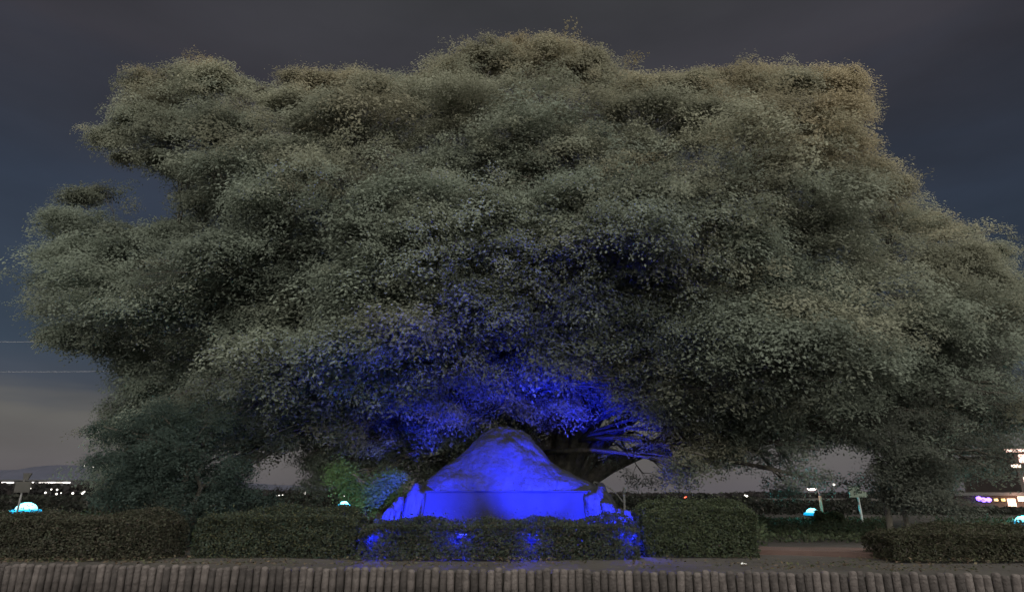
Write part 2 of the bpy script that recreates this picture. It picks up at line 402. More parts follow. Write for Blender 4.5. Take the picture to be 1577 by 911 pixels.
for i, p in enumerate(FLOODS):
    flood(i, p, ((-1.9, -2.2, .4, 2.0)[i], 18.0, (1.9, 9.0, 2.9, 1.9)[i]), (6800, 1700, 9600, 6800)[i])

# ------------------------------------------------------------------ trees
def inside(poly, X, Y):
    r = np.zeros(len(X), bool); n = len(poly)
    for i in range(n):
        (xa, ya), (xb, yb) = poly[i], poly[(i + 1) % n]
        c = ((ya > Y) != (yb > Y)); 
        r ^= c & (X < (xb - xa) * (Y - ya) / (yb - ya + 1e-9) + xa)
    return r
OUT = [(165, 610), (185, 570), (140, 540), (60, 522), (42, 445), (62, 380), (75, 295), (145, 286), (178, 314), (198, 346), (266, 342), (284, 292), (250, 249), (162, 236), (135, 195), (178, 165),
       (192, 105), (300, 82), (345, 112), (412, 140), (430, 102), (520, 98), (600, 112), (640, 98), (680, 72), (750, 45), (830, 40), (905, 52), (940, 88),
       (1000, 112), (1060, 104), (1110, 88), (1210, 96), (1330, 102), (1345, 160), (1345, 220), (1410, 280), (1425, 320), (1500, 352), (1555, 345), (1562, 385),
       (1535, 405), (1600, 450), (1610, 520), (1545, 570), (1580, 640), (1500, 690), (1300, 690), (1050, 650), (900, 600), (800, 590), (700, 600), (560, 640), (400, 690), (200, 690)]
OUTA = np.array(OUT, float); CC = np.array([800., 430.])
def ratio(px, py):
    """how far out a direction lies between crown centre (0) and outline (1)"""
    best = np.full(len(px), 9.)
    dx, dy = px - CC[0], py - CC[1]
    n = len(OUT); res = np.full(len(px), 1e9)
    for i in range(n):
        a, b = OUTA[i] - CC, OUTA[(i + 1) % n] - CC
        e = b - a; det = dx * (-e[1]) + e[0] * dy
        t = (a[0] * (-e[1]) + e[0] * a[1]) / np.where(abs(det) < 1e-9, 1e-9, det)
        s = (dx * a[1] - dy * a[0]) / np.where(abs(det) < 1e-9, 1e-9, det)
        ok = (t > 0) & (s >= 0) & (s <= 1); res = np.where(ok & (t < res), t, res)
    return 1 / res
GAPS = [(432, 724, 44, 24), (1120, 738, 58, 22), (925, 733, 28, 20), (1300, 708, 45, 28), (1490, 700, 34, 14), (1510, 748, 46, 22), (1568, 712, 22, 40), (1560, 768, 40, 20), (665, 703, 20, 9), (690, 650, 14, 7), (560, 735, 16, 10),
        (640, 737, 20, 8), (1323, 757, 22, 14), (1264, 756, 24, 18), (330, 705, 22, 9), (1000, 752, 60, 9), (470, 690, 24, 10), (1090, 640, 20, 10)]
def gap_mask(P, soft=1.0):
    px, py = proj(P); k = np.zeros(len(P), bool)
    for gx, gy, a, b in GAPS: k |= ((px - gx) / a) ** 2 + ((py - gy) / b) ** 2 < soft
    return k
def edge_px(px, py):
    p = np.array([px, py]); best = 1e9
    for i in range(len(OUT)):
        a, b = OUTA[i], OUTA[(i + 1) % len(OUT)]; e = b - a; t = np.clip(np.dot(p - a, e) / (np.dot(e, e) + 1e-9), 0, 1); best = min(best, np.linalg.norm(a + e * t - p))
    return best if a is not None else 0
SPRAYM = leafmat('spray_leaf', 1.0, True)
def spray(seed):
    """a flat spray of small leaves, unit radius: the repeated shoot of a crown"""
    k = 185; a = rng.uniform(0, 2 * np.pi, k); d = np.sqrt(rng.random(k)) * (1 + .35 * np.sin(3 * a + seed))
    x, y = d * np.cos(a) * rng.uniform(.8, 1.25), d * np.sin(a)
    P = np.stack([x, y, rng.normal(size=k) * .2 - .24 * d ** 2], 1)
    o = leaf_obj('leaf_spray', P, np.array([0, 0, .8]) + rng.normal(size=(k, 3)) * .2 + np.stack([x, y, 0 * x], 1) * .35, rng.uniform(.12, .205, k), np.ones((k, 3)) * (1 + rng.uniform(-.1, .1, (k, 1))), SPRAYM)
    S.collection.objects.unlink(o); return o
SPRAYS = [spray(i) for i in range(7)]
def spray_nodes():
    g = bpy.data.node_groups.new('leaf_sprays', 'GeometryNodeTree')
    g.interface.new_socket('Geometry', in_out='INPUT', socket_type='NodeSocketGeometry'); g.interface.new_socket('Geometry', in_out='OUTPUT', socket_type='NodeSocketGeometry')
    n = g.nodes.new; l = g.links.new
    gi, go, ip, j = n('NodeGroupInput'), n('NodeGroupOutput'), n('GeometryNodeInstanceOnPoints'), n('GeometryNodeJoinGeometry')
    for o in SPRAYS:
        oi = n('GeometryNodeObjectInfo'); oi.inputs[0].default_value = o; oi.inputs['As Instance'].default_value = True; l(oi.outputs['Geometry'], j.inputs[0])
    def att(name, t):
        q = n('GeometryNodeInputNamedAttribute'); q.data_type = t; q.inputs['Name'].default_value = name; return q.outputs['Attribute']
    l(gi.outputs[0], ip.inputs['Points']); l(j.outputs[0], ip.inputs['Instance']); ip.inputs['Pick Instance'].default_value = True
    l(att('pick', 'INT'), ip.inputs['Instance Index']); l(att('turn', 'FLOAT_VECTOR'), ip.inputs['Rotation']); l(att('size', 'FLOAT'), ip.inputs['Scale'])
    l(ip.outputs[0], go.inputs[0]); return g
SPRAYG = spray_nodes()
class Crown:
    def __init__(s): s.P, s.R, s.T = [], [], []
    def pad(s, c, r, k, tint, size=None, flat=0):
        s.P.append(tuple(c)); s.R.append(r); s.T.append(np.array(tint) * (1 + rng.uniform(-.08, .08)))
    def lobe(s, c, r, rz, pads, k, tint, padr=(.38, .76), size=None, low=-.35):
        for j in range(pads):
            while True:
                d = rng.normal(size=3); d /= np.linalg.norm(d)
                if d[2] > low: break
            q = rng.uniform(.55, 1.05) if rng.random() < .8 else rng.uniform(1.0, 1.3)
            s.pad((c[0] + d[0] * r * q, c[1] + d[1] * r * q, c[2] + d[2] * rz * q), rng.uniform(*padr), k, np.array(tint) * (1 + rng.uniform(-.1, .1)))
    def build(s, parent, outline=None):
        P, Rr, T = np.array(s.P), np.array(s.R), np.array(s.T); px, py = proj(P)
        keep = (P[:, 2] > GZ + .25) & ~(gap_mask(P, 1.25) & (rng.random(len(P)) < .96))
        if outline is not None:
            w = np.array([[noise.noise(Vector((a * .022, b * .022, c * .25))), noise.noise(Vector((a * .022, b * .022, c * .25 + 40)))] for a, b, c in zip(px, py, P[:, 1])]) * 30
            keep &= inside(outline, px + w[:, 0], py + w[:, 1]) | (rng.random(len(P)) < .05) | (py > 600)
        P, Rr, T = P[keep] - np.array(parent.location), Rr[keep], T[keep]; n = len(P)
        me = bpy.data.meshes.new('crown'); me.vertices.add(n); me.vertices.foreach_set('co', P.astype(np.float32).ravel())
        def at_(nm, t, v, f): me.attributes.new(nm, t, 'POINT').data.foreach_set(f, v)
        at_('pick', 'INT', rng.integers(0, len(SPRAYS), n).astype(np.int32), 'value'); at_('size', 'FLOAT', Rr.astype(np.float32), 'value')
        e = np.stack([rng.normal(size=n) * .22 + .58, rng.normal(size=n) * .24, rng.normal(size=n) * .5], 1); at_('turn', 'FLOAT_VECTOR', e.astype(np.float32).ravel(), 'vector')
        c = np.ones((n, 4), np.float32); c[:, :3] = T; at_('tint', 'FLOAT_COLOR', c.ravel(), 'color')
        o = link(bpy.data.objects.new('crown', me), parent); md = o.modifiers.new('sprays', 'NODES'); md.node_group = SPRAYG
        return tag(o, kind='stuff')
OLIVE, GRN, OCH, DGR = np.array([.092, .093, .068]), np.array([.070, .081, .064]), np.array([.112, .096, .062]), np.array([.056, .066, .056])  # OLIVE and OCH also carry painted light, GRN is darkened for shade
def tint_at(px, py):
    """leaf colour: ochre turn on top and right also stands for warm light, darker low left for shade"""
    a = np.clip((330 - py) / 260, 0, 1) * .75 + np.clip((px - 1000) / 450, 0, 1) * np.clip((560 - py) / 300, 0, 1) * .7
    a = min(1, max(0, a + rng.normal() * .13 +   .26 * noise.noise(Vector((px / 190, py / 110, 3)))))
    base = GRN * (1 - min(1, a * 2)) + OLIVE * min(1, a * 2) if a < .5 else OLIVE * (2 - 2 * a) + OCH * (2 * a - 1)
    return base * rng.uniform(.8, 1.2)
YT = 25.0
base = at_ground(862, YT, GZ)
tree = empty('great_tree', base)
tag(tree, 'enormous old broad crowned tree spreading behind the blue lit boulder', 'tree')
cr = Crown(); lobes = []
# outline lobes
per = []
for i in range(len(OUT)):
    a, b = OUTA[i], OUTA[(i + 1) % len(OUT)]; d = np.linalg.norm(b - a)
    for t in np.arange(0, 1, 44 / max(d, 44)): per.append(a + (b - a) * t)
for q in per:
    if q[1] > 600: continue
    Y = YT + rng.uniform(-3.5, 2.5); r = rng.uniform(.75, 1.3)
    k = FPX * r / Y * 1.05
    d = CC - q; d /= np.linalg.norm(d); c = q + d * k * .95
    lobes.append((c[0], c[1], Y, r, 30, 50))
# front dome, best candidate spread
pts2 = []
for j in range(150):
    cand = np.stack([rng.uniform(40, 1577, 40), rng.uniform(60, 640, 40)], 1); ok = inside(OUT, cand[:, 0], cand[:, 1])
    cand = cand[ok]; rt = ratio(cand[:, 0], cand[:, 1]); cand = cand[rt < .93]
    if pts2: dd = np.min(np.linalg.norm((cand[:, None, :] - np.array(pts2)[None]) * np.array([1, 1.5]), axis=2), 1); pts2.append(cand[np.argmax(dd)])
    else: pts2.append(cand[0])
for q in pts2:
    rt = float(ratio(np.array([q[0]]), np.array([q[1]]))[0])
    rec = 2.2 * noise.noise(Vector((q[0] / 230, q[1] / 120, 1.5)))
    Y = YT - 8.5 * math.sqrt(max(0, 1 - rt ** 2)) + rec + rng.uniform(-1.2, 1.2); r = rng.uniform(1.1, 1.9) * Y / 20
    if q[1] > 430 and 460 < q[0] < 1120: Y = min(Y, 18.6 + rng.uniform(-.6, .8)); r = min(r, 1.5)
    lobes.append((q[0], q[1], Y, r, 44, 52))
# middle and back of the crown
for j in range(70):
    while True:
        q = np.array([rng.uniform(100, 1540), rng.uniform(110, 600)])
        rt = float(ratio(q[:1], q[1:])[0])
        if rt < .86: break
    Y = YT + (rng.uniform(-3, 3) if j < 30 else 8 * math.sqrt(1 - rt ** 2) * rng.uniform(.6, 1)); lobes.append((q[0], q[1], Y, rng.uniform(1.5, 2.3), 24, 30))
centres = []
for px, py, Y, r, pads, k in lobes:
    r = min(r, max(.45, edge_px(px, py) * Y / FPX * 1.0)); c = at(px, py, Y); centres.append((c, r))
    cr.lobe(c, r, r * rng.uniform(.42, .66), pads, k, tint_at(px, py))
# loose sprays between the lobes
for j in range(800):
    q = np.array([rng.uniform(60, 1560), rng.uniform(70, 620)]); rt = float(ratio(q[:1], q[1:])[0])
    if rt > .97 or not inside(OUT, q[:1], q[1:])[0]: continue
    rec = 2.2 * noise.noise(Vector((q[0] / 230, q[1] / 120, 1.5)))
    Y = YT - 8.5 * math.sqrt(1 - rt ** 2) + rec + rng.uniform(-1.6, 1.0)
    if q[1] > 430 and 460 < q[0] < 1120: Y = min(Y, 18.4 + rng.uniform(-1.4, .8))
    c = at(q[0], q[1], Y); centres.append((c, .5)); t = tint_at(q[0], q[1])
    for i in range(5): cr.pad((c.x + rng.normal() * .8, c.y + rng.normal() * .5, c.z + rng.normal() * .3), rng.uniform(.3, .65), 40, t * rng.uniform(.9, 1.1))
# low hanging sprays under the crown
n0 = 0
while n0 < 520:
    px, py = rng.uniform(175, 1570), rng.uniform(585, 752)
    if rng.random() < (py - 585) / 340: continue
    Y = rng.uniform(17.5, 31) if not 600 < px < 960 else rng.uniform(19.5, 31)
    if 640 < px < 1060 and py > 660 and rng.random() < .35: continue
    if 790 < px < 985 and py > 610 and Y < 26.5: continue
    c = at(px, py, Y)
    if gap_mask(np.array([c]), 1.3)[0]: continue
    centres.append((c, .5)); n0 += 1
    t = GRN * rng.uniform(.75, 1.25) if rng.random() < .8 else OLIVE * .8
    for j in range(rng.integers(4, 8)):
        cr.pad((c.x + rng.normal() * .6, c.y + rng.normal() * .5, c.z + rng.normal() * .16), rng.uniform(.3, .6), 36, t, flat=.16)
for j in range(90):
    px, py, Y = rng.uniform(470, 780), rng.uniform(620, 742), rng.uniform(19.8, 25)
    c = at(px, py, Y)
    if gap_mask(np.array([c]), 1.3)[0]: continue
    centres.append((c, .5)); t = GRN * rng.uniform(.8, 1.15)
    for i in range(6): cr.pad((c.x + rng.normal() * .55, c.y + rng.normal() * .5, c.z + rng.normal() * .14), rng.uniform(.3, .55), 36, t)
# sprays right above the boulder that catch the blue floodlight
for px, py, Y, k in [(690, 632, 18.2, 7), (740, 604, 18.4, 6), (762, 600, 18.8, 8), (800, 628, 19, 7), (850, 624, 19.2, 7), (870, 632, 19.5, 5), (900, 585, 19, 7), (650, 575, 18.6, 6), (700, 500, 18, 8), (640, 505, 18, 8),
                     (600, 450, 18, 6), (740, 490, 17.6, 8), (770, 355, 17.5, 9), (740, 415, 17.4, 6), (540, 555, 18.6, 6), (980, 550, 19, 8), (1010, 545, 19.5, 6), (820, 575, 18.6, 8), (690, 580, 18.2, 6), (960, 440, 18, 5)]:
    c = at(px, py, Y); centres.append((c, .5))
    for j in range(k + 3): cr.pad((c.x + rng.normal() * .65, c.y + rng.normal() * .35, c.z + rng.normal() * .16), rng.uniform(.3, .55), 34, OLIVE, flat=.16)
cr.build(tree, OUT)
# trunk: fused stems
def wob(p, a, s): return Vector((p.x + a * noise.noise(p * s), p.y + a * noise.noise(p * s + Vector((9, 0, 0))), p.z))
m = MB(); v = []; NT, NZ = 48, 16
for j in range(NZ + 1):
    z = -.15 + 1.75 * j / NZ; fl = 1.0 + .5 * math.exp(-max(z, 0) * 2.2) + .06 * max(0, z - 1.0)
    for i in range(NT):
        a = 2 * math.pi * i / NT; rr = .84 * fl * (1 + .13 * math.cos(5 * a + .4) + .06 * math.cos(9 * a + z) + .07 * noise.noise(Vector((math.cos(a) * 2, math.sin(a) * 2, z))))
        v.append((rr * math.cos(a), rr * math.sin(a), z))
f = [(j * NT + i, j * NT + (i + 1) % NT, (j + 1) * NT + (i + 1) % NT, (j + 1) * NT + i) for j in range(NZ) for i in range(NT)] + [tuple(range(NZ * NT, (NZ + 1) * NT))]
m.add(v, f).build('trunk', BARK, tree, smooth=True)
prim = []
aims = [(190, 400, 24), (330, 180, 25), (430, 430, 19), (560, 220, 22), (680, 330, 18.5), (800, 130, 24), (900, 360, 18.5), (1010, 200, 24), (1130, 400, 19), (1230, 200, 25), (1380, 420, 23.5),
        (700, 520, 18.6), (1000, 470, 19.5), (1180, 500, 22), (480, 540, 21), (260, 540, 24), (1420, 580, 25), (800, 260, 30), (550, 330, 30), (1100, 330, 30)]
for px, py, Y in aims:
    e = at(px, py, Y) - base; a = math.atan2(e.y, e.x); s = Vector((math.cos(a) * .52, math.sin(a) * .45, .9)); L_ = e.length
    hor = Vector((e.x, e.y, 0))
    pl_ = []
    for i in range(15):
        t = i / 14; h_, v_ = t ** 1.45, t ** .82; q = Vector((s.x + (e.x - s.x) * h_, s.y + (e.y - s.y) * h_, s.z + (e.z - s.z) * v_))
        pl_.append(wob(q, .5 * t * (1.2 - t) * 2, .35) if i else q)
    r0 = .12 + .014 * L_
    MB().tube(pl_, [r0 * (1 - t / 14) ** .8 + .035 for t in range(15)], 10).build('limb', BARK, tree, smooth=True)
    prim += [(p, r0 * (1 - i / 14) ** .8 + .035) for i, p in enumerate(pl_) if i > 3]
pp = np.array([p for p, _ in prim]); m = MB()
for c, r in centres:
    e = c - base; d = np.linalg.norm((pp - np.array(e)) * np.array([1, 1, 1.3]), axis=1) + np.maximum(0, pp[:, 2] - e.z + .3) * 1.2; i = int(np.argmin(d)); s = prim[i][0]; r1 = min(prim[i][1] * .7, .02 + .012 * (e - s).length)
    pl_ = [wob(s.lerp(e, t) + Vector((0, 0, .25 * math.sin(math.pi * t))), .35 * t * (1 - t) * 4, .6) if 0 < t < 1 else s.lerp(e, t) for t in np.linspace(0, 1, 6)]
    if gap_mask(np.array([p + base for p in pl_[1:]]), 1.1).any(): continue
    X_, Y_ = proj(np.array([p + base for p in pl_[1:]]))
    if (~inside(OUT, X_, Y_) & (Y_ < 560)).any(): continue
    m.tube(pl_, [r1 * (1 - t * .16) for t in range(6)], 5)
    for j in range(3):
        q = pl_[3 + j % 2]; w = e + Vector((rng.normal() * r * .6, rng.normal() * r * .5, rng.normal() * r * .25))
        m.tube([q, q.lerp(w, .5) + Vector((0, 0, .08)), w], [r1 * .45, r1 * .3, .008], 4)
tag(m.build('branches', BARK, tree, smooth=True), kind='stuff')

def small_tree(name, label, px, Y, blobs, tint, trunks, size=(.09, .16), cat='tree', k=34):
    b = at_ground(px, Y, GZ); root = empty(name, b); tag(root, label, cat); c_ = Crown(); lm = []
    for bx_, by_, bY, r, pads, fl in blobs:
        c = at(bx_, by_, bY); lm.append(c - b); c_.lobe(c, r, r * fl, pads, k, np.array(tint) * rng.uniform(.85, 1.15), (.22, .48), size, low=-.8)
    c_.build(root)
    tops = []
    for (tx, th, tr) in trunks:
        x = at_ground(tx, Y, GZ).x - b.x
        pl_ = [Vector((x + .06 * i * noise.noise(Vector((x, i, 0))), 0, -.1 + (th + .1) * i / 7)) for i in range(8)]; tops.append(pl_)
        MB().tube(pl_, [tr * (1.25 if i == 0 else 1 - i * .09) for i in range(8)], 9).build('trunk', BARK if tr < .3 else BARK, root, smooth=True)
    m = MB()
    for e in lm:
        pl_ = min(tops, key=lambda q: min((p - e).length for p in q)); s = min(pl_[2:], key=lambda p: (p - e).length + max(0, p.z - e.z))
        m.tube([s, s.lerp(e, .5) + Vector((0, 0, .12)), e], [.05, .035, .012], 5)
    tag(m.build('branches', BARK, root, smooth=True), kind='stuff'); return root
small_tree('evergreen_tree', 'dark bushy evergreen reaching to the ground between two hedges', 285, 16.5,
    [(285, 760, 16.5, 1.5, 70, .8), (240, 720, 16.4, 1.1, 40, .6), (340, 745, 16.6, 1.2, 50, .7), (290, 690, 16.6, 1.1, 46, .6), (225, 668, 16.4, .7, 18, .35), (185, 672, 16.3, .45, 9, .3), (155, 656, 16.3, .3, 4, .2), (200, 708, 16.2, .6, 14, .3), (165, 706, 16.2, .4, 7, .25),
     (250, 640, 16.8, .8, 24, .5), (380, 775, 16.8, .7, 24, .6), (270, 815, 16.3, .8, 40, .8), (320, 650, 17, .9, 26, .5), (215, 750, 16.3, .8, 24, .6), (190, 760, 16.5, .6, 14, .6)],
    (.017, .025, .021), [(280, 2.1, .13), (300, 1.9, .10)])
small_tree('shade_tree', 'dark leafy tree with two pale slim trunks behind the olive hedge', 1380, 18.5,
    [(1400, 690, 18.5, 1.6, 60, .6), (1450, 640, 18.8, 1.6, 60, .6), (1370, 660, 18.7, 1.3, 46, .6), (1500, 600, 19, 1.6, 60, .6), (1340, 720, 18.4, .9, 26, .4), (1440, 730, 18.2, 1.0, 34, .4), (1520, 720, 18.6, .8, 18, .35), (1410, 755, 18.0, .8, 24, .4), (1545, 660, 19, 1.2, 40, .5), (1480, 560, 20, 1.7, 54, .6), (1555, 720, 18.8, .5, 10, .3), (1470, 715, 17.6, 1.2, 44, .5), (1430, 770, 17.6, .9, 30, .5), (1530, 690, 17.6, .9, 26, .4), (1350, 690, 18, 1.2, 40, .5)],
    (.040, .044, .036), [(1366, 3.3, .10), (1392, 2.8, .085)])
small_tree('lit_shrub', 'loose green shrub glowing in the beam of a cyan lamp left of the rocks', 565, 17.3,
    [(560, 752, 17.3, .46, 26, .5), (540, 742, 17.2, .34, 14, .5), (588, 750, 17.4, .42, 18, .5), (532, 725, 17.4, .3, 9, .5), (602, 735, 17.5, .34, 10, .5), (570, 770, 17.2, .34, 14, .5)],
    (.045, .075, .032), [(562, 1.3, .05)], (.07, .13), 'shrub', 26)

# ------------------------------------------------------------------ cyan dome lamps
CYAN = mat('cyan_lens', (.34, .90, 1.0), emit=1.0); HALO = mat('cyan_halo', (.012, .42, .80), emit=.6)
def dome(px, row, Y, r, watts, label, tilt=0, zfoot=GZ):
    c = at(px, row, Y); root = empty('dome_lamp', (c.x, c.y, zfoot)); tag(root, label, 'lamp', 'cyan dome lamps in the garden'); h = c.z - zfoot
    MB().tube([(0, 0, -.05), (0, 0, max(h - r * .35, .02))], r * .25, 10).build('post', DARKM, root)
    MB().lathe([(r * .5, h - r * .6), (r * 1.08, h - r * .42), (r * 1.08, h - r * .3)], 24).build('base_ring', GREYM, root)
    MB().lathe([(r * 1.1, h - r * .30), (r * 1.45, h - r * .22), (r * 1.35, h + r * .10), (r * 1.0, h + r * .16)], 24).build('halo_ring', HALO, root, smooth=True)  # made-up glowing ring imitating the cyan halo round the lens
    MB().lathe([(r * math.cos(a) if a < 1.5 else .005, h + r * .1 + r * .75 * math.sin(a)) for a in np.linspace(0, math.pi / 2, 9)], 24).build('dome_lens', CYAN, root, smooth=True)
    l = bpy.data.lights.new('dome_light', 'POINT'); l.energy = watts; l.color = (.06, .80, 1.0) if watts else (0, 0, 0); l.shadow_soft_size = r
    lo = link(bpy.data.objects.new('dome_light', l), root); lo.location = (0, -.0, h + r * .9)
dome(40, 786, 17, .24, 30, 'broad glowing cyan dome lamp at the foot of the arrow sign post')
dome(530, 777, 15.6, .10, 26, 'small cyan dome lamp under the glowing green shrub')
dome(1251, 790, 30, .26, 110, 'cyan dome lamp beside the wooden lamp post on the lawn')
dome(1577, 804, 20, .22, 60, 'cyan dome lamp in front of the long low building')

# low planting that catches the cyan light
def ground_cover(name, label, pxs, Y, rows_h, tint, k):
    P = []
    for (pa, pb, Ya, Yb, h) in pxs:
        n = k; u = rng.random(n); YY = rng.uniform(Ya, Yb, n); xa = np.array([at(pa + (pb - pa) * q, 800, y).x for q, y in zip(u, YY)])
        zz = GZ + rng.random(n) ** .7 * h * (1 + .6 * np.array([noise.noise(Vector((x * 1.7, y * 1.7, 0))) for x, y in zip(xa, YY)]))
        P.append(np.stack([xa, YY, zz], 1))
    P = np.concatenate(P); n = len(P)
    o = leaf_obj(name, P, np.array([0, -.3, .6]) + rng.normal(size=(n, 3)) * .6, rng.uniform(.06, .13, n), leaf_tints(n, tint, .3), HEDGE)
    return tag(o, label, 'ground cover', kind='stuff')
ground_cover('ground_cover', 'low leafy ground cover spreading over the lawn below the tree', [(1170, 1372, 17, 33, .16), (1255, 1300, 27.5, 29.5, .40), (1440, 1600, 15, 24, .42), (-60, 250, 15.2, 22, .62), (480, 620, 17, 21.5, .3), (960, 1180, 15.2, 30, .38), (300, 520, 15, 20, .5)], 0, 0, (.030, .038, .022), 7000)

# ------------------------------------------------------------------ signs, posts, rail
def signpost_left():
    b = at_ground(27, 15.2, GZ); root = empty('sign_post', b); tag(root, 'dark square sign with a pointed plate above it on a pale pole', 'sign')
    zs = lambda row: at(30, row, 15.2).z - GZ
    MB().tube([(0, 0, -.1), (.03, 0, zs(742))], .022, 10).build('pole', GREYM, root)
    k = at(31, 748, 15.2).x - at(30, 748, 15.2).x
    MB().box(-9 * k, 15 * k, -.045, -.02, zs(758), zs(741)).build('board', DARKS, root, bevel=.008)
    MB().add([(2 * k, -.05, zs(738)), (13 * k, -.05, zs(728)), (0 * k, -.05, zs(728)), (2 * k, -.02, zs(738)), (13 * k, -.02, zs(728)), (0, -.02, zs(728)), (9 * k, -.05, zs(738)), (9 * k, -.02, zs(738))],
             [(0, 6, 1, 2), (3, 5, 4, 7), (0, 3, 7, 6), (6, 7, 4, 1), (1, 4, 5, 2), (2, 5, 3, 0)]).build('pointed_plate', DARKS, root)
    MB().tube([(.03, -.02, zs(742)), (.06, -.03, zs(731))], .016, 8).build('plate_stem', GREYM, root)
DARKS = mat('dark_sign', (.030, .029, .026), .7, (.04, .038, .034), 6)
signpost_left()
SIGNW = mat('pale_sign', (.30, .36, .28), .5, (.38, .44, .34), 3)  # green of the lamp light is put into the board colour
def signpost_right():
    Y = 29.0; b = at_ground(1325, Y, GZ); root = empty('sign_board', b); tag(root, 'pale notched signboard with green lamp light in its colour on a thin pole on the lawn', 'sign')
    zs = lambda row: at(1324, row, Y).z - GZ; k = at(1325, 757, Y).x - at(1324, 757, Y).x
    MB().tube([(0, 0, -.1), (-.04, 0, zs(760))], .045, 10).build('pole', WHITEM, root)
    x0, x1 = -15 * k, 12 * k
    MB().add([(x0, -.08, zs(765)), (x1 + .05, -.08, zs(765)), (x1, -.08, zs(757)), (x1 - 9 * k, -.08, zs(755)), (x1 - 10 * k, -.08, zs(748)), (x0, -.08, zs(748)),
              (x0, -.045, zs(765)), (x1 + .05, -.045, zs(765)), (x1, -.045, zs(757)), (x1 - 9 * k, -.045, zs(755)), (x1 - 10 * k, -.045, zs(748)), (x0, -.045, zs(748))],
             [(0, 1, 2, 3, 4, 5), (11, 10, 9, 8, 7, 6)] + [(i, i + 6, (i + 1) % 6 + 6, (i + 1) % 6) for i in range(6)]).build('board', SIGNW, root)
    MB().box(-8 * k, -3 * k, -.09, -.082, zs(757.5), zs(755.5)).box(-2 * k, 4 * k, -.09, -.082, zs(759), zs(757.2)).build('mark', DARKM, root)
signpost_right()
WOODP = mat('post_wood', (.16, .10, .065), .8, (.22, .14, .09), 6)
PINKL = mat('pink_lamp', (1.0, .78, .74), emit=4)
def lamp_post():
    Y = 31.0; b = at_ground(1265, Y, GZ); root = empty('lamp_post', b); tag(root, 'wooden lamp post with a bright pinkish lamp on a short arm', 'lamp post')
    zs = lambda row: at(1265, row, Y).z - GZ; k = at(1265, 757, Y).x - at(1264, 757, Y).x
    MB().tube([(0, 0, -.1), (0, 0, zs(763))], .075, 10).build('post', WOODP, root)
    MB().tube([(0, 0, zs(763)), (-2 * k, 0, zs(745))], .04, 8).build('upper_pole', DARKM, root)
    MB().tube([(-2 * k, 0, zs(747)), (-8 * k, 0, zs(748)), (-11 * k, 0, zs(749))], .025, 6).build('arm', DARKM, root)
    MB().lathe([(.06, .10), (.17, .06), (.2, 0), (.16, -.05), (.05, -.07)], 14, (-11 * k, 0, zs(752))).build('lamp_head', PINKL, root, smooth=True)
    MB().lathe([(.21, .02), (.19, .08), (.08, .13)], 14, (-11 * k, 0, zs(752))).build('hood', DARKM, root)
    l = bpy.data.lights.new('lamp_light', 'POINT'); l.energy = 14; l.color = (1, .62, .55); l.shadow_soft_size = .2
    lo = link(bpy.data.objects.new('lamp_light', l), root); lo.location = (-11 * k, -.1, zs(755))
lamp_post()
PALEM = mat('pale_paint', (.16, .16, .15), .5, (.20, .20, .19), 8)
def handrail():
    Y = 22.0; b = at_ground(962, Y, GZ); root = empty('handrail', b); tag(root, 'white tubular handrail curving down behind the right rock pile', 'handrail')
    g = lambda px, row: at(px, row, Y) - b
    MB().tube([(0, 0, -.1), g(961, 764), g(961, 750)], .045, 10).build('post', PALEM, root)
    MB().tube([g(915, 741), g(930, 746), g(940, 752), g(950, 760), g(957, 769), g(961, 775)], .022, 8).build('rail', PALEM, root, smooth=True)
    p = g(915, 741); MB().tube([(p.x, 0, -.1), (p.x, 0, p.z)], .025, 8).build('post', PALEM, root)
handrail()
# fallen leaves and weeds on the bare soil strip
n = 5200; X = rng.uniform(-10, 10, n); Yl = fence_y(X) + .2 + rng.random(n) ** 1.3 * 2.2
P = np.stack([X, Yl, GZ + .012 + .03 * rng.random(n) + np.clip((Yl - fence_y(X) - .14) / .6, 0, 1) * 0 + .03], 1); k = lump(P, .9, 2) + rng.normal(size=n) * .25 > -.05
P = P[k]; n = len(P)
tag(leaf_obj('leaf_litter', P, np.array([0, 0, 1.]) + rng.normal(size=(n, 3)) * .35, rng.uniform(.04, .085, n), leaf_tints(n, (.055, .043, .030), .4, (.038, .042, .024), .4), HEDGE), 'thin scatter of fallen leaves on the soil behind the stakes', 'leaf litter', kind='stuff')
# scrap of paper on the soil
c = at(1141, 869, 12.05); m = MB(); m.add([(-.06, 0, 0), (0, -.03, .01), (.07, -.015, .0), (.05, .035, .015), (-.02, .04, .025), (-.015, 0, .03)], [(0, 1, 5), (1, 2, 5), (2, 3, 5), (3, 4, 5), (4, 0, 5), (0, 4, 3, 2, 1)])
o = m.build('paper_scrap', WHITEM); o.location = (c.x, 11.9, GZ + .012); tag(o, 'small crumpled white paper scrap lying on the soil near the stakes', 'paper')

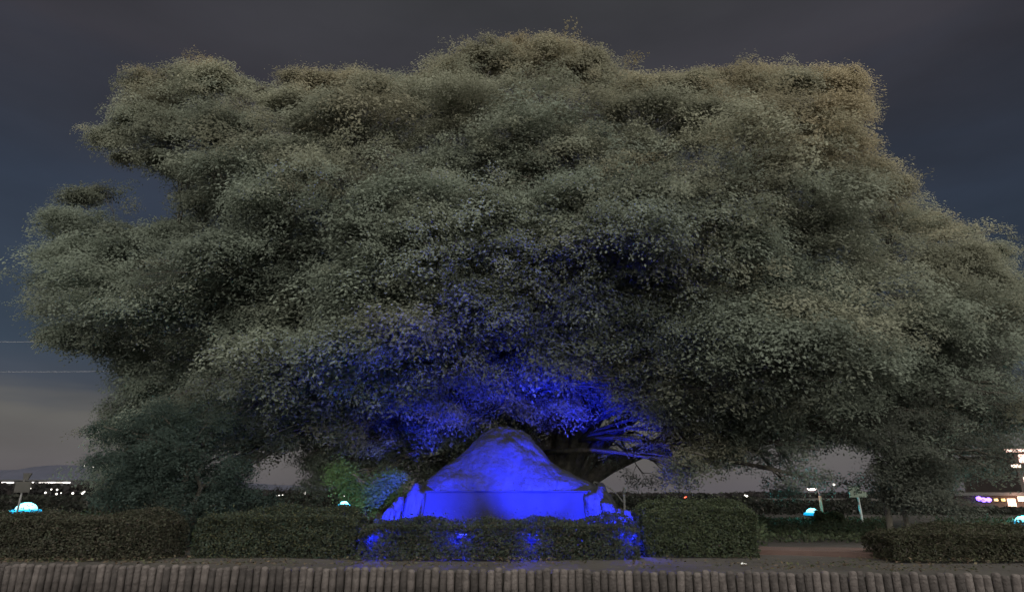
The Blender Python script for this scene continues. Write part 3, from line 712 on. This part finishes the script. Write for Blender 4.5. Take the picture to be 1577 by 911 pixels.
# ------------------------------------------------------------------ far woods, town lamps, buildings, wires
n = 26000; px = rng.uniform(-200, 1780, n); Yw = np.where(px < 620, rng.uniform(150, 190, n), rng.uniform(260, 330, n))
top = np.interp(px, [-200, 0, 130, 240, 430, 620, 960, 1100, 1180, 1260, 1400, 1800], [744, 745, 747, 750, 757, 758, 759, 760, 757, 759, 757, 757]) + np.array([2.2 * noise.noise(Vector((a * .035, 0, 0))) + 1.5 * noise.noise(Vector((a * .13, 5, 0))) for a in px])
u = rng.random(n) ** .75
zt = np.array([at(a, b, y).z for a, b, y in zip(px, top, Yw)]); P = np.stack([np.array([at(a, 760, y).x for a, y in zip(px, Yw)]), Yw, GZ + (zt - GZ) * (1 - u * .98)], 1)
tag(leaf_obj('distant_woods', P, rng.normal(size=(n, 3)) + np.array([0, -.6, .3]), rng.uniform(1.0, 2.2, n), leaf_tints(n, (.012, .011, .011), .3), HEDGE, aspect=.8), 'dark low belt of far off trees along the horizon', 'woods', kind='stuff')
n = 26000; px = rng.uniform(-150, 1700, n); Yw = rng.uniform(40, 48, n); hh = np.interp(px, [-150, 1160, 1200, 1330, 1400, 1440, 1700], [1.15, 1.05, .8, .9, .8, .35, .35]) * (1 + .35 * np.array([noise.noise(Vector((a * .03, 7, 0))) for a in px]))  # shrub strip added to darken the far ground, which is too bright
P = np.stack([np.array([at(a, 775, y).x for a, y in zip(px, Yw)]), Yw, GZ + rng.random(n) ** .8 * hh], 1)
tag(leaf_obj('added_shrub_belt', P, rng.normal(size=(n, 3)) + np.array([0, -.4, .5]), rng.uniform(.16, .34, n), leaf_tints(n, (.015, .016, .013), .3), HEDGE, aspect=.7), 'dark belt of low shrubs added to darken the ground beyond the lawn', 'shrubs', kind='stuff')
LW, LR, LV, LO = mat('white_bulb', (1, .95, .88), emit=1.2), mat('red_bulb', (1, .12, .06), emit=2.5), mat('violet_bulb', (.22, .12, 1.0), emit=3), mat('orange_bulb', (1, .62, .42), emit=3)
def town_lamp(px, row, Y, rpx, m_, label, group, foot=GZ, squash=1.0):
    c = at(px, row, Y); r = max(rpx * .72 * Y / FPX, .03); root = empty('town_lamp', (c.x, c.y, foot)); tag(root, label, 'lamp', group); h = c.z - foot
    MB().tube([(0, 0, -.2), (0, 0, h - r * .5)], max(.05, r * .2), 6).build('pole', DARKM, root)
    MB().lathe([(r * .3, h - r * .9), (r * .9, h - r * .4), (r, h), (r * .85, h + r * .5), (r * .25, h + r * .9)], 10).build('globe', m_, root, smooth=True)
lab, grp = 'tiny white lamp on a thin pole far off across the dark fields', 'white lamps of the far town'
for px_, row, rp_ in [(46, 751.5, 2.2), (70, 758, 2.0), (79, 753, 1.6), (88, 753.5, 1.8), (87, 760, 2.0), (94, 758.5, 1.2), (112, 759, 2.2), (127, 758.5, 2.8), (130, 756.5, 1.5), (213, 769, 1.5), (236, 768, 2.0), (426, 762, 1.6), (430, 762, 1.5), (435, 762, 2.0), (470, 758.5, 2.3), (530, 763, 2.6), (976, 764.5, 1.6), (1150, 763.5, 2.6), (1147, 762, 1.4)]:
    i = int(np.searchsorted([180, 300, 500, 620, 1000], px_))
    lb = ['tiny white lamp in the dark fields before the long lit hall', 'tiny white lamp half hidden behind the dark evergreen', 'tiny white lamp far beyond the hedge beside the dark evergreen', 'tiny white lamp just above the small cyan dome lamp', 'x', 'tiny white lamp beyond the taller green hedge'][i] if not 900 < px_ < 1000 else 'tiny white lamp beside the post of the pale handrail'
    town_lamp(px_, row, 140 if px_ < 620 else 250, rp_, LW, lb, grp)
town_lamp(1284, 745.5, 120, 2.8, LW, 'bright white lamp on a tall pole beyond the wooden lamp post', None)
town_lamp(1056, 766, 240, 3.2, LR, 'red lamp glowing at the foot of the far woods', None)
for px_, row, rp_ in [(130, 717, 1.0), (144, 718, 1.9)]:
    c = at(px_, row, 2560); town_lamp(px_, row, 2560, rp_, LW, ('smaller', 'larger')[rp_ > 1.5] + ' of two white lamps near the crest of the far hill', 'lamps on the far hill', foot=c.z - 22)
# long low hall with a lit window strip, far left
def hall():
    Y = 200; b = at_ground(40, Y, GZ); root = empty('long_hall', b); tag(root, 'long low building far off with a thin strip of lit windows under its roof', 'building')
    g = lambda px: at(px, 745, Y).x - b.x; z = lambda row: at(50, row, Y).z - GZ
    wl = mat('hall_wall', (.05, .05, .055), .9, (.06, .06, .06), .3); glow = mat('lit_pane', (1.0, .95, .95), emit=.7); dim = mat('dim_pane', (.75, .72, .72), emit=.16)
    MB().box(g(-140), g(112), 0, 14, -.2, z(739.5)).build('wall', wl, root)
    MB().box(g(-142), g(113), -.6, 14.6, z(739.5), z(738)).build('roof', DARKM, root)
    for a, c_, gm in [(-60, -30, glow), (-22, 21, glow), (43.5, 52, glow), (60, 72, dim), (73, 85, glow), (86, 96, dim), (97, 108, glow)]:
        MB().box(g(a), g(c_), -.25, .02, z(743.4), z(741.4)).build('window', gm, root)
    for a, c_ in [(58, 77), (78.5, 89)]: MB().box(g(a), g(c_), -.25, .02, z(749.4), z(748)).build('window', dim, root)
hall()
def low_building():
    Y = 58; b = at_ground(1540, Y, GZ); root = empty('low_building', b); tag(root, 'long single storey building with a flat dark roof and a lit orange doorway', 'building')
    g = lambda px: at(px, 770, Y).x - b.x; z = lambda row: at(1540, row, Y).z - GZ
    wall = mat('render_wall', (.045, .034, .029), .9, (.06, .045, .038), .6)
    MB().box(g(1470), g(1720), 0, 9, -.2, z(762.5)).build('wall', wall, root)
    MB().box(g(1464), g(1726), -.7, 9.6, z(762.5), z(757.5)).build('roof', DARKM, root)
    glow = mat('lit_door', (1.0, .60, .46), emit=1.1)
    MB().box(g(1551), g(1563), -.08, .02, z(784), z(767)).build('door', glow, root)
    MB().box(g(1568), g(1590), -.08, .02, z(771), z(764)).build('window', mat('lit_window', (1, .66, .5), emit=2.2), root)
    for a in (1531, 1542): MB().box(g(a), g(a + 2.5), -.3, .02, z(771), z(767)).build('wall_lamp', mat('wall_lamp', (1, .7, .3), emit=.8), root)
    for a, r_ in [(1502.5, 767), (1509.5, 769), (1517, 769)]:
        MB().lathe([(.05, -.2), (.2, -.1), (.22, 0), (.2, .1), (.05, .2)], 10, (g(a), -.45, z(r_))).tube([(g(a), .02, z(r_)), (g(a), -.45, z(r_))], .04, 6).build('violet_lamp', LV, root)
    l = bpy.data.lights.new('porch_light', 'POINT'); l.energy = 160; l.color = (1, .55, .38); l.shadow_soft_size = .3
    lo = link(bpy.data.objects.new('porch_light', l), root); lo.location = (g(1566), -1.6, z(768))
low_building()
def tall_building():
    Y = 80; b = at_ground(1600, Y, GZ); root = empty('tall_building', b); tag(root, 'two storey building with warm lit eaves rising behind the flat roofed building', 'building')
    g = lambda px: at(px, 720, Y).x - b.x; z = lambda row: at(1570, row, Y).z - GZ
    wall = mat('pink_wall', (.04, .032, .03), .9, (.05, .04, .036), .6); glow = mat('eave_light', (1.0, .66, .56), emit=.9)
    MB().box(g(1566), g(1760), 0, 10, -.2, z(697)).build('wall', wall, root)
    MB().box(g(1556), g(1770), -1.2, 11, z(691.5), z(687)).build('roof', DARKM, root)
    MB().box(g(1552), g(1765), -1.0, 0, z(695.5), z(691.7)).build('eave_lamp_strip', glow, root)
    MB().box(g(1558), g(1569), -.4, .02, z(719.5), z(715)).build('window', mat('lit_window_upper', (1, .75, .6), emit=1.2), root)
    MB().box(g(1572), g(1590), -.1, .02, z(712), z(699)).build('window', glow, root)
    MB().box(g(1572), g(1592), -.1, .02, z(745), z(734)).build('window', glow, root)
tall_building()
# power line: two poles and two wires
YW = 52
xa, xb = at(-190, 550, YW).x, at(270, 550, YW).x; za, zb = at(60, 526.5, YW).z, at(60, 572, YW).z
for x, lb in ((xa, 'tall grey utility pole carrying the wires beyond the left end of the crown'), (xb, 'tall grey utility pole hidden behind the great crown')):
    r = empty('utility_pole', (x, YW, GZ)); tag(r, lb, 'pole')
    MB().tube([(0, 0, -.3), (0, 0, za - GZ + 1.2)], [.19, .13], 12).build('pole', GREYM, r, smooth=True)
    MB().box(-.05, .05, -.9, .15, za - GZ - .06, za - GZ + .06).build('crossarm', GREYM, r); MB().box(-.05, .05, -.9, .15, zb - GZ - .06, zb - GZ + .06).build('crossarm', GREYM, r)
WIRE = mat('wire', (.20, .20, .22), .5, (.26, .26, .28), 3, metal=.6)
for z, lb in ((za, 'upper thin pale power wire left of the crown'), (zb, 'lower thin pale power wire left of the crown')):
    o = MB().tube([(xa + (xb - xa) * t, YW - .6, z + .0 - .5 * 4 * t * (1 - t) * .25) for t in np.linspace(0, 1, 17)], .017, 5).build('power_wire', WIRE); tag(o, lb, 'wire')
